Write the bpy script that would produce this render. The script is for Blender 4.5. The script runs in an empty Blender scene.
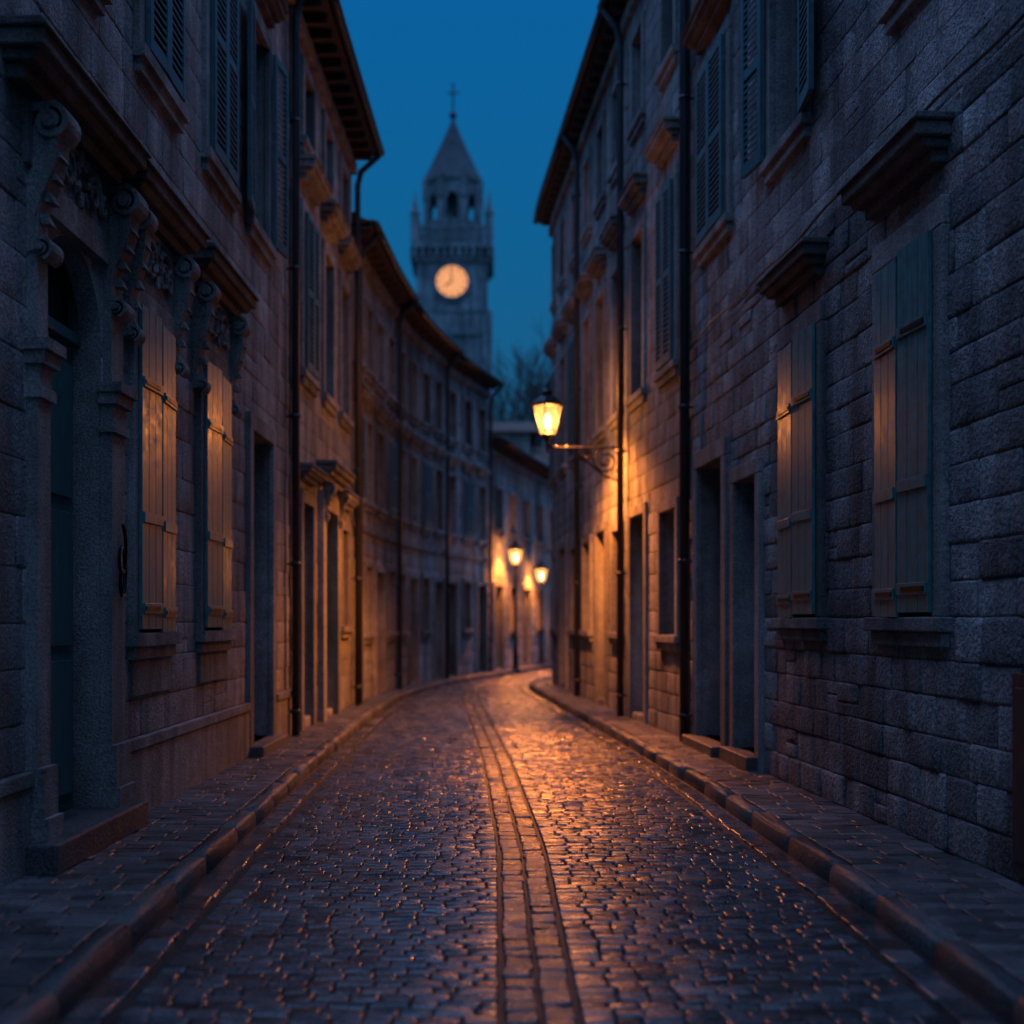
import bpy, math, random
import numpy as np
from mathutils import Vector, Matrix
random.seed(7); rng=np.random.default_rng(7)
S=bpy.context.scene
try:
    S.view_settings.view_transform='Standard'; S.view_settings.look='None'; S.view_settings.exposure=0
except Exception: pass

# ------------------------------------------------------------ plan curves
def curve(pts):
    ys=np.array([p[0] for p in pts],float); xs=np.array([p[1] for p in pts],float)
    Y=np.arange(-14,60,0.05); X=np.interp(Y,ys,xs)
    k=np.hanning(41); k/=k.sum()
    Xp=np.concatenate([X[0]-(X[1]-X[0])*np.arange(20,0,-1),X,X[-1]+(X[-1]-X[-2])*np.arange(1,21)])
    Xs=np.convolve(Xp,k,'valid')
    return lambda y: np.interp(y,Y,Xs)
XLw=curve([(-14,-2.92),(7,-2.77),(16.3,-2.62),(22,-2.47),(25,-2.28),(28,-1.98),(30,-1.65),(32,-1.2),(34,-.65),(36,-.05),(40,.85),(46,2.4),(60,6)])
XLc=curve([(-14,-1.62),(5,-1.72),(12,-1.86),(20,-1.92),(25,-1.8),(28,-1.45),(30,-1.1),(32,-.65),(34,-.1),(36,.5),(40,1.5),(46,3.1),(60,7)])
XRw=curve([(-14,4.25),(7,3.02),(15.6,2.5),(19.7,2.15),(28.8,1.52),(31,1.48),(60,1)])
XRc=curve([(-14,2.1),(5,2.05),(7.4,2.07),(11.8,1.95),(18.2,1.6),(27.4,.97),(29.5,.90),(31,1.05),(32.5,1.6),(34,3),(35,5),(36,9),(60,60)])
XC=curve([(-14,.2),(5,.2),(8.7,.22),(14.3,.07),(20,-.17),(25,-.4),(29,-.42),(33,.2),(37,1.7),(40,3),(60,12)])

# ------------------------------------------------------------ materials
def newmat(name):
    m=bpy.data.materials.new(name); m.use_nodes=True
    nt=m.node_tree; b=nt.nodes['Principled BSDF']; return m,nt,b
def N(nt,t,**kw):
    n=nt.nodes.new(t)
    for k,v in kw.items(): setattr(n,k,v)
    return n
def noise(nt,vec,scale,detail=2,rough=.6):
    n=N(nt,'ShaderNodeTexNoise'); n.inputs['Scale'].default_value=scale; n.inputs['Detail'].default_value=detail; n.inputs['Roughness'].default_value=rough
    nt.links.new(vec,n.inputs['Vector']); return n.outputs['Fac']
def mr(nt,v,a,b,c,d):
    n=N(nt,'ShaderNodeMapRange'); 
    for i,x in enumerate((a,b,c,d)): n.inputs[i+1].default_value=x
    nt.links.new(v,n.inputs[0]); return n.outputs[0]
def mul(nt,a,b,op='MULTIPLY'):
    n=N(nt,'ShaderNodeMath',operation=op)
    for i,x in enumerate((a,b)):
        if isinstance(x,(int,float)): n.inputs[i].default_value=x
        else: nt.links.new(x,n.inputs[i])
    return n.outputs[0]
def stone(name,c1,c2,rough=.85,rough2=None,fine=45,island=(.72,1.22),bump=.6,dist=.012,streak=True,spec=.35,finecol=(.60,1.30)):
    m,nt,b=newmat(name); L=nt.links.new
    tc=N(nt,'ShaderNodeTexCoord').outputs['Object']
    big=noise(nt,tc,.55,1); mid=noise(nt,tc,5,3); fn=noise(nt,tc,fine,2,.75)
    v=mr(nt,big,.3,.7,.7,1.18)
    v=mul(nt,v,mr(nt,fn,.34,.66,*finecol))
    v=mul(nt,v,mr(nt,mid,.3,.7,.8,1.15))
    if island:
        g=N(nt,'ShaderNodeNewGeometry'); v=mul(nt,v,mr(nt,g.outputs['Random Per Island'],0,1,*island))
    if streak:
        mp=N(nt,'ShaderNodeMapping'); mp.inputs['Scale'].default_value=(2.6,2.6,.28); L(tc,mp.inputs['Vector'])
        v=mul(nt,v,mr(nt,noise(nt,mp.outputs[0],1,2),.35,.62,.5,1.12))
    mx=N(nt,'ShaderNodeMix',data_type='RGBA'); mx.inputs[6].default_value=(*c1,1); mx.inputs[7].default_value=(*c2,1)
    if island:
        L(mul(nt,mul(nt,mid,.6),mul(nt,g.outputs['Random Per Island'],.5),'ADD'),mx.inputs[0])
    else: L(mr(nt,mid,.3,.7,0,1),mx.inputs[0])
    sc=N(nt,'ShaderNodeVectorMath',operation='SCALE'); L(mx.outputs[2],sc.inputs[0]); L(v,sc.inputs['Scale'])
    L(sc.outputs[0],b.inputs['Base Color'])
    if rough2 is None: b.inputs['Roughness'].default_value=rough
    else: L(mr(nt,mid,.35,.65,rough,rough2),b.inputs['Roughness'])
    b.inputs['Specular IOR Level'].default_value=spec
    h=mul(nt,mul(nt,fn,.9),mul(nt,mid,.8),'ADD')
    bp=N(nt,'ShaderNodeBump'); bp.inputs['Strength'].default_value=bump; bp.inputs['Distance'].default_value=dist
    L(h,bp.inputs['Height']); L(bp.outputs[0],b.inputs['Normal'])
    return m
def plain(name,c,rough=.5,metal=0,var=.25,scale=12,bump=.15,spec=.5):
    m,nt,b=newmat(name); L=nt.links.new
    tc=N(nt,'ShaderNodeTexCoord').outputs['Object']
    n1=noise(nt,tc,scale,3); 
    mp=N(nt,'ShaderNodeMapping'); mp.inputs['Scale'].default_value=(30,30,1.5); L(tc,mp.inputs['Vector'])
    n2=noise(nt,mp.outputs[0],1.2,2)
    v=mul(nt,mr(nt,n1,.3,.7,1-var,1+var),mr(nt,n2,.3,.7,.75,1.2))
    rgb=N(nt,'ShaderNodeRGB'); rgb.outputs[0].default_value=(*c,1)
    sc=N(nt,'ShaderNodeVectorMath',operation='SCALE'); L(rgb.outputs[0],sc.inputs[0]); L(v,sc.inputs['Scale']); L(sc.outputs[0],b.inputs['Base Color'])
    L(mr(nt,n1,.3,.7,max(.03,rough-.1),min(1,rough+.12)),b.inputs['Roughness']); b.inputs['Metallic'].default_value=metal
    b.inputs['Specular IOR Level'].default_value=spec
    bp=N(nt,'ShaderNodeBump'); bp.inputs['Strength'].default_value=bump; bp.inputs['Distance'].default_value=.006
    L(n2,bp.inputs['Height']); L(bp.outputs[0],b.inputs['Normal'])
    return m
def emis(name,c,s,transp=0):
    m,nt,b=newmat(name); L=nt.links.new
    e=N(nt,'ShaderNodeEmission'); e.inputs[0].default_value=(*c,1); e.inputs[1].default_value=s
    out=nt.nodes['Material Output']
    if transp:
        t=N(nt,'ShaderNodeBsdfTransparent'); mx=N(nt,'ShaderNodeMixShader'); mx.inputs[0].default_value=transp
        L(e.outputs[0],mx.inputs[1]); L(t.outputs[0],mx.inputs[2]); L(mx.outputs[0],out.inputs[0])
    else: L(e.outputs[0],out.inputs[0])
    try: m.cycles.emission_sampling='NONE'
    except Exception: pass
    return m
M={}
M['wallL']=stone('limestone_left',(.255,.265,.28),(.32,.325,.33),fine=42,bump=1,dist=.022,island=(.82,1.14))
M['wallR']=stone('granite_right',(.21,.22,.235),(.32,.325,.335),fine=32,bump=1,dist=.030,island=(.6,1.22))
M['wallF']=stone('limestone_far',(.27,.285,.295),(.33,.335,.34),fine=30,bump=.6,island=(.85,1.12))
M['mortar']=stone('mortar',(.12,.125,.13),(.17,.17,.17),island=None,bump=.5)
M['render']=stone('aged_render',(.26,.26,.265),(.33,.32,.31),island=None,bump=.5)
M['trim']=stone('carved_stone',(.22,.225,.23),(.29,.29,.285),fine=50,island=(.9,1.1),bump=.9,dist=.016)
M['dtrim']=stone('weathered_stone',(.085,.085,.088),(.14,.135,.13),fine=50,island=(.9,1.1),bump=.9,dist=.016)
M['shutter']=plain('shutter_paint',(.055,.19,.195),rough=.38,var=.3)
M['shutterd']=plain('shutter_paint_dark',(.04,.11,.13),rough=.5)
M['door']=plain('door_paint',(.04,.13,.14),rough=.4)
M['frame']=plain('window_frame_paint',(.16,.17,.17),rough=.5)
M['glass']=plain('window_glass',(.012,.015,.02),rough=.12,var=.1,bump=.03)
M['iron']=plain('black_iron',(.018,.02,.024),rough=.4,metal=.6)
M['pipe']=plain('drainpipe_paint',(.022,.028,.036),rough=.45)
M['roof']=stone('roof_tiles',(.10,.06,.05),(.15,.09,.07),island=(.7,1.2))
M['soffit']=plain('eave_timber',(.05,.043,.042),rough=.75)
M['cobble']=stone('wet_cobble',(.040,.046,.058),(.085,.09,.104),rough=.14,rough2=.36,fine=55,island=(.45,1.5),bump=.5,dist=.006,streak=False,spec=.95)
M['strip']=stone('wet_gutter_stone',(.055,.058,.066),(.10,.10,.105),rough=.20,rough2=.42,fine=45,island=(.5,1.45),bump=.8,dist=.009,streak=False,spec=.8)
M['joint']=stone('wet_joint_sand',(.015,.015,.016),(.025,.024,.023),rough=.5,island=None,bump=.6,streak=False)
M['paver']=stone('pavement_slab',(.06,.065,.074),(.10,.10,.105),rough=.3,rough2=.55,fine=55,island=(.55,1.35),bump=.7,dist=.009,streak=False,spec=.6)
M['kerb']=stone('kerb_stone',(.06,.063,.07),(.10,.10,.103),rough=.38,rough2=.6,fine=40,island=(.75,1.2),bump=.8,dist=.014,streak=False,spec=.5)
M['ground']=stone('ground_earth',(.05,.05,.045),(.07,.065,.06),island=None,streak=False)
M['tower']=stone('hazed_tower_stone',(.12,.18,.21),(.17,.23,.255),island=None,fine=6,bump=.3,streak=True)  # bluish distance haze is mixed into the stone's base colour
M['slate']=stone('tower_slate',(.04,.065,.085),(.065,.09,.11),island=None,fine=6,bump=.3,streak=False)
M['bark']=plain('bark',(.05,.045,.045),rough=.9)
M['lampglass']=emis('lantern_glass',(1,.38,.085),3.4,.55)
M['bulb']=emis('lamp_mantle',(1,.58,.22),30)
M['clock']=emis('clock_dial',(1,.42,.18),.95)

# ------------------------------------------------------------ mesh builder
class MB:
    def __init__(s): s.v=[]; s.f=[]
    def add(s,vs,fs):
        o=len(s.v); s.v+= [tuple(map(float,p)) for p in vs]; s.f+=[tuple(i+o for i in f) for f in fs]
    def hexa(s,c): s.add(c,[(0,1,2,3),(7,6,5,4),(0,4,5,1),(1,5,6,2),(2,6,7,3),(3,7,4,0)])
    def box(s,x0,x1,y0,y1,z0,z1):
        s.hexa([(x0,y0,z0),(x1,y0,z0),(x1,y1,z0),(x0,y1,z0),(x0,y0,z1),(x1,y0,z1),(x1,y1,z1),(x0,y1,z1)])
    def tube(s,pts,r,n=8,cap=True):
        pts=[Vector(p) for p in pts]; rr=r if isinstance(r,(list,tuple)) else [r]*len(pts)
        vs=[];u=None
        for i,p in enumerate(pts):
            t=(pts[min(i+1,len(pts)-1)]-pts[max(i-1,0)]).normalized()
            if u is None:
                u=t.orthogonal().normalized()
            else:
                u=(u-t*u.dot(t))
                u=u.normalized() if u.length>1e-6 else t.orthogonal().normalized()
            w=t.cross(u)
            for k in range(n):
                a=2*math.pi*k/n; vs.append(p+(u*math.cos(a)+w*math.sin(a))*rr[i])
        fs=[]
        for i in range(len(pts)-1):
            for k in range(n):
                fs.append((i*n+k,i*n+(k+1)%n,(i+1)*n+(k+1)%n,(i+1)*n+k))
        if cap: fs.append(tuple(range(n))[::-1]); fs.append(tuple((len(pts)-1)*n+k for k in range(n)))
        s.add(vs,fs)
    def lathe(s,c,prof,n=8,rot=0):
        vs=[];fs=[]
        for r,z in prof:
            for k in range(n):
                a=rot+2*math.pi*k/n; vs.append((c[0]+r*math.cos(a),c[1]+r*math.sin(a),c[2]+z))
        m=len(prof)
        for i in range(m-1):
            for k in range(n): fs.append((i*n+k,i*n+(k+1)%n,(i+1)*n+(k+1)%n,(i+1)*n+k))
        fs.append(tuple(range(n))[::-1]); fs.append(tuple((m-1)*n+k for k in range(n)))
        s.add(vs,fs)
    def obj(s,name,mat,parent=None,smooth=False,bevel=0):
        if not s.v: return None
        me=bpy.data.meshes.new(name); me.from_pydata(s.v,[],s.f); me.update()
        return finish(me,name,mat,parent,smooth,bevel)
def finish(me,name,mat,parent,smooth=False,bevel=0):
    me.materials.append(mat)
    if smooth: me.polygons.foreach_set('use_smooth',[True]*len(me.polygons))
    o=bpy.data.objects.new(name,me); S.collection.objects.link(o)
    if parent is not None:
        o.parent=parent; o.matrix_parent_inverse=Matrix.Translation(-Vector(parent.location))
    if bevel:
        b=o.modifiers.new('bevel','BEVEL'); b.width=bevel; b.segments=2; b.limit_method='ANGLE'; b.angle_limit=.6
    return o
def empty(name,loc):
    e=bpy.data.objects.new(name,None); e.location=loc; e.empty_display_size=.5; S.collection.objects.link(e); return e

def stones(name,L,mapper,mat,parent=None,dome=.12,tilt=.02,corner=.25,z0=0.0,jit=.12,smooth=True):
    A=np.array(L,float); n=len(A)
    a0,a1,b0,b1,h,e=A.T; ac=(a0+a1)/2; bc=(b0+b1)/2
    ta=rng.normal(0,tilt,n); tb=rng.normal(0,tilt,n)
    rings=[(0,0),(0,.5),(.35,.85),(1.2,1.0)]
    P=[]
    for ins,hf in rings:
        i=ins*e; c=np.minimum(a1-a0,b1-b0)*corner*.5
        pts=[(a0+i+c,b0+i),(a1-i-c,b0+i),(a1-i,b0+i+c),(a1-i,b1-i-c),(a1-i-c,b1-i),(a0+i+c,b1-i),(a0+i,b1-i-c),(a0+i,b0+i+c)]
        for a,b in pts:
            ja=rng.normal(0,1,n)*e*jit; jb=rng.normal(0,1,n)*e*jit
            hh=h*hf+(ta*(a-ac)+tb*(b-bc))*hf+ (rng.normal(0,1,n)*h*.05*hf)
            P.append((a+ja,b+jb,hh+z0))
    P.append((ac,bc,h*(1+dome)+z0))
    nv=len(P)
    a=np.stack([p[0] for p in P],1).ravel(); b=np.stack([p[1] for p in P],1).ravel(); hh=np.stack([p[2] for p in P],1).ravel()
    V=mapper(a,b,hh)
    q=[]
    for r in range(3):
        for k in range(8): q.append((r*8+k,r*8+(k+1)%8,(r+1)*8+(k+1)%8,(r+1)*8+k))
    t=[(24+k,24+(k+1)%8,32) for k in range(8)]
    q=np.array(q); t=np.array(t); off=(np.arange(n)*nv)[:,None,None]
    Q=(q[None]+off).reshape(-1,4); T=(t[None]+off).reshape(-1,3)
    me=bpy.data.meshes.new(name); me.vertices.add(len(V)); me.vertices.foreach_set('co',V.astype(np.float32).ravel())
    loops=np.concatenate([Q.ravel(),T.ravel()]).astype(np.int32)
    me.loops.add(len(loops)); me.loops.foreach_set('vertex_index',loops)
    st=np.concatenate([np.arange(len(Q))*4,len(Q)*4+np.arange(len(T))*3]).astype(np.int32)
    me.polygons.add(len(st)); me.polygons.foreach_set('loop_start',st)
    me.update(calc_edges=True); me.validate()
    if not smooth: me.polygons.foreach_set('use_smooth',[False]*len(me.polygons))
    return finish(me,name,mat,parent,smooth)

# ------------------------------------------------------------ facade frame
class Fac:
    def __init__(s,xf,side,off=0): s.xf=xf; s.s=side; s.off=off
    def P(s,y,v,d):
        y=np.asarray(y,float); v=np.asarray(v,float); d=np.asarray(d,float)+s.off
        dX=(s.xf(y+.05)-s.xf(y-.05))/.1; l=np.sqrt(1+dX**2)
        return np.stack(np.broadcast_arrays(s.xf(y)+s.s*d/l, y-s.s*dX*d/l, v),-1)
def fbox(mb,F,y0,y1,v0,v1,d0,d1,k=0,step=1.2,dv=0):
    n=max(1,int(math.ceil((y1-y0)/step))); ys=np.linspace(y0,y1,n+1); vs=[]
    for y in ys:
        t=k*(y-y0)
        for v,d in ((v0,d0),(v1,d0+dv),(v1,d1+dv),(v0,d1)): vs.append(F.P(y,v,d+t))
    fs=[]
    for i in range(n):
        for j in range(4): fs.append((i*4+j,i*4+(j+1)%4,(i+1)*4+(j+1)%4,(i+1)*4+j))
    fs.append((3,2,1,0)); o=n*4; fs.append((o,o+1,o+2,o+3))
    mb.add(vs,fs)

def ribbon(mb,F,path,y0,y1,th):
    n=len(path); vs=[]
    for i,(v,d) in enumerate(path):
        a=path[max(i-1,0)]; b=path[min(i+1,n-1)]
        tv,td=b[0]-a[0],b[1]-a[1]; l=math.hypot(tv,td) or 1; nv,nd=-td/l*th/2,tv/l*th/2
        for (yy,sg) in ((y0,1),(y1,1),(y1,-1),(y0,-1)):
            vs.append(F.P(yy,v+sg*nv,d+sg*nd))
    fs=[]
    for i in range(n-1):
        for j in range(4): fs.append((i*4+j,i*4+(j+1)%4,(i+1)*4+(j+1)%4,(i+1)*4+j))
    fs.append((3,2,1,0)); o=(n-1)*4; fs.append((o,o+1,o+2,o+3))
    mb.add(vs,fs)
def spiral(cv,cd,r0,r1,a0,turns,n=26):
    return [(cv+(r0+(r1-r0)*t/n)*math.sin(a0+turns*2*math.pi*t/n),cd+(r0+(r1-r0)*t/n)*math.cos(a0+turns*2*math.pi*t/n)) for t in range(n+1)]
def console(mb,F,y,vt,h,dp,w=.16):
    R=dp*.42; r=dp*.27
    y0,y1=y-w/2,y+w/2
    top=spiral(vt-R-.01,dp-R,R,R*.18,math.pi/2,-1.6)
    ribbon(mb,F,top,y0,y1,R*.32)
    fbox(mb,F,y0+.01,y1-.01,vt-.06,vt-.003,0,dp-R)
    bot=spiral(vt-h+r+.02,r+.02,r,r*.2,-math.pi/2+.2,1.5)
    ribbon(mb,F,bot,y0+.02,y1-.02,r*.32)
    pth=[]
    for i in range(15):
        t=i/14; v=vt-R*1.2-(h-R*1.4-r*.6)*t
        d=(dp-R*.9)*(1-t)**1.3*.8+.04+.03*math.sin(t*math.pi*2)
        pth.append((v,d))
    ribbon(mb,F,pth,y0+.015,y1-.015,.05)
    n=len(pth); vs=[F.P(yy,v,d) for yy in (y0+.03,y1-.03) for (v,d) in pth]+[F.P(yy,v,0) for yy in (y0+.03,y1-.03) for (v,d) in pth]
    fs=[]
    for k in (0,1):
        for i in range(n-1): fs.append((k*n+i,k*n+i+1,2*n+k*n+i+1,2*n+k*n+i))
    mb.add(vs,fs)
    for cv,cd,rr in ((vt-R-.01,dp-R,R*.36),(vt-h+r+.02,r+.02,r*.38)):
        for yy in (y0-.015,y1-.02):
            a=[F.P(yy,cv+rr*math.sin(q),cd+rr*math.cos(q)) for q in np.linspace(0,2*math.pi,10)[:-1]]
            b=[F.P(yy+.035,cv+rr*math.sin(q),cd+rr*math.cos(q)) for q in np.linspace(0,2*math.pi,10)[:-1]]
            mb.add(a+b,[tuple(range(9)),tuple(range(17,8,-1))]+[(i,(i+1)%9,9+(i+1)%9,9+i) for i in range(9)])
    for i in range(5):
        t=(i+.6)/5.5; v=vt-R*1.8-(h-R*2.2)*t; d=(dp-R)*(1-t)**1.3*.8+.07
        ww=w*(.62-.08*i)
        fbox(mb,F,y-ww/2,y+ww/2,v-.05,v+.015,d-.02,d+.035,dv=-.03)
def relief(mb,F,yc,vc,w,h,d):
    for sg in (-1,1):
        for (cy,cv,r,tn,a0) in ((yc+sg*w*.25,vc,h*.36,1.6,0),(yc+sg*w*.44,vc-h*.1,h*.2,1.3,1.5)):
            pts=[]
            for i in range(20):
                t=i/19; rr=r*(1-.8*t); a=a0+tn*2*math.pi*t
                pts.append(Vector(F.P(cy+sg*rr*math.cos(a),cv+rr*math.sin(a),d+.02)))
            mb.tube(pts,[.028*(1-.5*i/19) for i in range(20)],6)
    for i in range(7):
        a=i/7*2*math.pi
        p=Vector(F.P(yc+.07*math.cos(a),vc+.09*math.sin(a),d+.02)); q=Vector(F.P(yc+.14*math.cos(a),vc+.19*math.sin(a),d+.035))
        mb.tube([p,q],[.03,.018],6)
def hood(mb,F,y0,y1,v,pr,h=.28):
    fbox(mb,F,y0+.10,y1-.10,v,v+h*.3,0,pr*.45)
    fbox(mb,F,y0+.05,y1-.05,v+h*.3,v+h*.5,0,pr*.72,dv=.03)
    fbox(mb,F,y0,y1,v+h*.5,v+h*.82,0,pr)
    fbox(mb,F,y0-.03,y1+.03,v+h*.82,v+h,0,pr+.035,dv=-.03)

class House:
    def __init__(s,name,F,y0,y1,h,wall='wallL',back=7):
        s.F=F;s.y0=y0;s.y1=y1;s.h=h;s.wall=wall;s.back=back
        s.e=empty(name,tuple(float(q) for q in F.P((y0+y1)/2,0,-.5))); s.m={}; s.op=[]
    def mb(s,k): return s.m.setdefault(k,MB())
    def opening(s,y0,y1,v0,v1,depth=.22,kind='glass'):
        s.op.append((y0,y1,v0,v1)); F=s.F; R=s.mb('reveal')
        for (ya,yb,va,vb) in ((y0,y0,v0,v1),(y1,y1,v0,v1)):
            R.add([F.P(ya,va,0),F.P(ya,vb,0),F.P(ya,vb,-depth),F.P(ya,va,-depth)],[(0,1,2,3)])
        for vv in (v0,v1):
            R.add([F.P(y0,vv,0),F.P(y1,vv,0),F.P(y1,vv,-depth),F.P(y0,vv,-depth)],[(0,1,2,3)])
        if kind=='glass':
            fbox(s.mb('glass'),F,y0,y1,v0,v1,-depth-.02,-depth+.0)
            f=s.mb('frame'); w=.05; d0,d1=-depth+.003,-depth+.05
            fbox(f,F,y0,y0+w,v0,v1,d0,d1); fbox(f,F,y1-w,y1,v0,v1,d0,d1)
            fbox(f,F,y0+w,y1-w,v0,v0+w,d0,d1); fbox(f,F,y0+w,y1-w,v1-w,v1,d0,d1)
            c=(y0+y1)/2; fbox(f,F,c-.03,c+.03,v0+w,v1-w,d0,d1+.004)
            nb=max(1,int((v1-v0)/.6))
            for i in range(1,nb): 
                vv=v0+(v1-v0)*i/nb
                fbox(f,F,y0+w,c-.03,vv-.014,vv+.014,d0,d1-.015); fbox(f,F,c+.03,y1-w,vv-.014,vv+.014,d0,d1-.015)
        else:
            fbox(s.mb('door'),F,y0,y1,v0,v1,-depth-.03,-depth)
            D=s.mb('door'); tv=v1-.55 if v1-v0>2.6 else v1
            if tv<v1:
                fbox(s.mb('glass'),F,y0+.1,y1-.1,tv+.08,v1-.08,-depth,-depth+.006)
                fbox(D,F,y0,y1,tv-.03,tv+.05,-depth+.002,-depth+.06)
            c=(y0+y1)/2
            for (pa,pb) in ((y0+.07,c-.04),(c+.04,y1-.07)):
                nP=3; H=(tv-.1-v0-.1)/nP
                for i in range(nP): fbox(D,F,pa,pb,v0+.12+i*H,v0+.02+(i+1)*H,-depth+.001,-depth+.03,dv=0)
            fbox(D,F,c-.02,c+.02,v0+.02,tv-.04,-depth+.001,-depth+.045)
    def surround(s,y0,y1,v0,v1,w=.17,d=.055,sill=True,key='trim',bottom=False):
        F=s.F;t=s.mb(key)
        fbox(t,F,y0-w,y0,v0,v1,-.02,d); fbox(t,F,y1,y1+w,v0,v1,-.02,d)
        fbox(t,F,y0-w,y1+w,v1,v1+w,-.02,d+.003)
        if sill:
            fbox(t,F,y0-w-.04,y1+w+.04,v0-.10,v0,-.02,d+.05)
            fbox(t,F,y0-w,y1+w,v0-.2,v0-.10,-.02,d+.01)
    def leaf(s,y0,y1,v0,v1,d,k=0,style='board',key='shutter'):
        F=s.F;t=s.mb(key); w=.07
        if style=='board':
            nb=3; W=(y1-y0)/nb
            for i in range(nb):
                fbox(t,F,y0+i*W+.004,y0+(i+1)*W-.004,v0,v1,d+k*i*W,d+k*i*W+.028,k=k)
            for vv in (v0+.12,v0+(v1-v0)*.33,v1-.62):
                fbox(t,F,y0+.02,y1-.02,vv,vv+.08,d+.028,d+.045,k=k)
            for vv in (v0+.145,v1-.595): fbox(s.mb('iron'),F,y0+.03,y1-.1,vv,vv+.03,d+.045,d+.053,k=k)
        else:
            fbox(t,F,y0,y0+w,v0,v1,d,d+.045,k=k); fbox(t,F,y1-w,y1,v0,v1,d+k*(y1-y0-w),d+k*(y1-y0-w)+.045,k=k)
            vm=(v0+v1)/2
            for vv,hh in ((v0,.1),(vm-.04,.08),(v1-.08,.08)): fbox(t,F,y0+w,y1-w,vv,vv+hh,d+k*w,d+k*w+.043,k=k)
            for (va,vb) in ((v0+.1,vm-.04),(vm+.04,v1-.08)):
                nn=max(3,int((vb-va)/.065)); H=(vb-va)/nn
                for i in range(nn):
                    fbox(t,F,y0+w,y1-w,va+i*H,va+i*H+.018,d+k*w+.028,d+k*w+.04,k=k)
                    fbox(t,F,y0+w,y1-w,va+i*H+.018,va+(i+1)*H-.012,d+k*w+.024,d+k*w+.036,k=k,dv=-.02)
    def window(s,y0,y1,v0,v1,shut=None,hoodv=None,pr=.25,w=.15,orn=False,key='shutter',hk='trim',hw=.2):
        s.opening(y0,y1,v0,v1); s.surround(y0,y1,v0,v1,w=w)
        c=(y0+y1)/2
        if shut=='board':
            s.leaf(y0-.05,c-.01,v0+.03,v1,.06,k=.05,key=key); s.leaf(c+.01,y1+.05,v0+.0,v1-.04,.085,k=-.05,key=key)
        elif shut=='louvre':
            s.leaf(y0-.02,c-.006,v0+.02,v1-.01,.06,style='l',key=key,k=.03); s.leaf(c+.006,y1+.02,v0+.02,v1-.01,.07,style='l',key=key)
        elif shut=='open':
            L=(y1-y0)*.52
            s.leaf(y0-.1-L,y0-.1,v0+.02,v1-.01,.12,style='l',key=key,k=-.12); s.leaf(y1+.1,y1+.1+L,v0+.02,v1-.01,.07,style='l',key=key,k=.12)
        if hoodv:
            hood(s.mb(hk),s.F,y0-hw-.05,y1+hw+.05,hoodv,pr)
            if orn:
                t=s.mb('trim')
                for yy in (y0-.22,y1+.22): console(t,s.F,yy,hoodv-.003,hoodv-v1+.35,pr*.92,w=.18)
                fbox(t,s.F,y0-.12,y1+.12,v1+w+.01,hoodv-.002,-.01,.05)
                relief(t,s.F,c,(v1+w+hoodv)/2,(y1-y0)*.9,(hoodv-v1-w)*.95,.05)
    def blocks(s,v0,v1,rowh,ln,h,e=.02,gap=.008,hj=.4,jit=.12,tilt=.008,split=0):
        L=[]; v=v0
        while v<v1-.05:
            rh=min(rowh*random.uniform(.85,1.15),v1-v)
            if v1-(v+rh)<.08: rh=v1-v
            y=s.y0+random.uniform(-.3,0)
            while y<s.y1:
                l=random.uniform(*ln); a,b=max(y,s.y0),min(y+l,s.y1); y+=l
                if b-a<.06: continue
                segs=[(a,b,v,v+rh)]
                if random.random()<split and rh>.16:
                    m_=v+rh*random.uniform(.4,.6); segs=[(a,b,v,m_),(a,b,m_,v+rh)]
                for (p,q,r,t) in s.op:
                    new=[]
                    for (a_,b_,c_,d_) in segs:
                        if b_<=p or a_>=q or d_<=r or c_>=t: new.append((a_,b_,c_,d_)); continue
                        if a_<p: new.append((a_,p,c_,d_))
                        if b_>q: new.append((q,b_,c_,d_))
                        aa,bb=max(a_,p),min(b_,q)
                        if c_<r: new.append((aa,bb,c_,r))
                        if d_>t: new.append((aa,bb,t,d_))
                    segs=new
                for (a_,b_,c_,d_) in segs:
                    if b_-a_<.05 or d_-c_<.04: continue
                    ee=min(e,(b_-a_)*.2,(d_-c_)*.2)
                    L.append((a_+gap/2,b_-gap/2,c_+gap/2,d_-gap/2,h*random.uniform(1-hj,1+hj),ee))
            v+=rh
        stones('stone_courses',L,lambda a,b,hh: s.F.P(a,b,hh),M[s.wall],s.e,dome=.1,tilt=tilt,corner=.12,z0=-.004,jit=jit)
    def pipe(s,y,v0,v1,d=.12,r=.052):
        F=s.F;t=s.mb('pipe'); ov=s.over
        t.tube([F.P(y,v0,d),F.P(y,v1-.55,d),F.P(y,v1-.3,d+.06),F.P(y,v1-.02,ov+.08)] if v1>=s.h-.3 else [F.P(y,v0,d),F.P(y,v1,d)],r,10)
        v=v0+.3
        while v<v1-.6:
            t.tube([F.P(y,v,d),F.P(y,v+.05,d)],r+.014,10); fbox(t,F,y-.012,y+.012,v+.01,v+.035,-.01,d); v+=1.9
    over=.5
    def eave(s,over=.5,rise=1.6,raf=.45):
        s.over=over
        F=s.F;h=s.h
        so=s.mb('soffit'); fbox(so,F,s.y0,s.y1,h,h+.03,-.1,over)
        y=s.y0+.15
        while y<s.y1-.1: fbox(so,F,y-.045,y+.045,h-.12,h-.002,0,over-.04,dv=0); y+=raf
        fbox(so,F,s.y0,s.y1,h-.02,h+.12,over,over+.03)
        fbox(s.mb('trim'),F,s.y0,s.y1,h-.32,h-.13,-.02,.1); 
        n=max(1,int((s.y1-s.y0)/.8)); s.mb('pipe').tube([F.P(y,h+.06,over+.10) for y in np.linspace(s.y0,s.y1,n+1)],.07,10)
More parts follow.
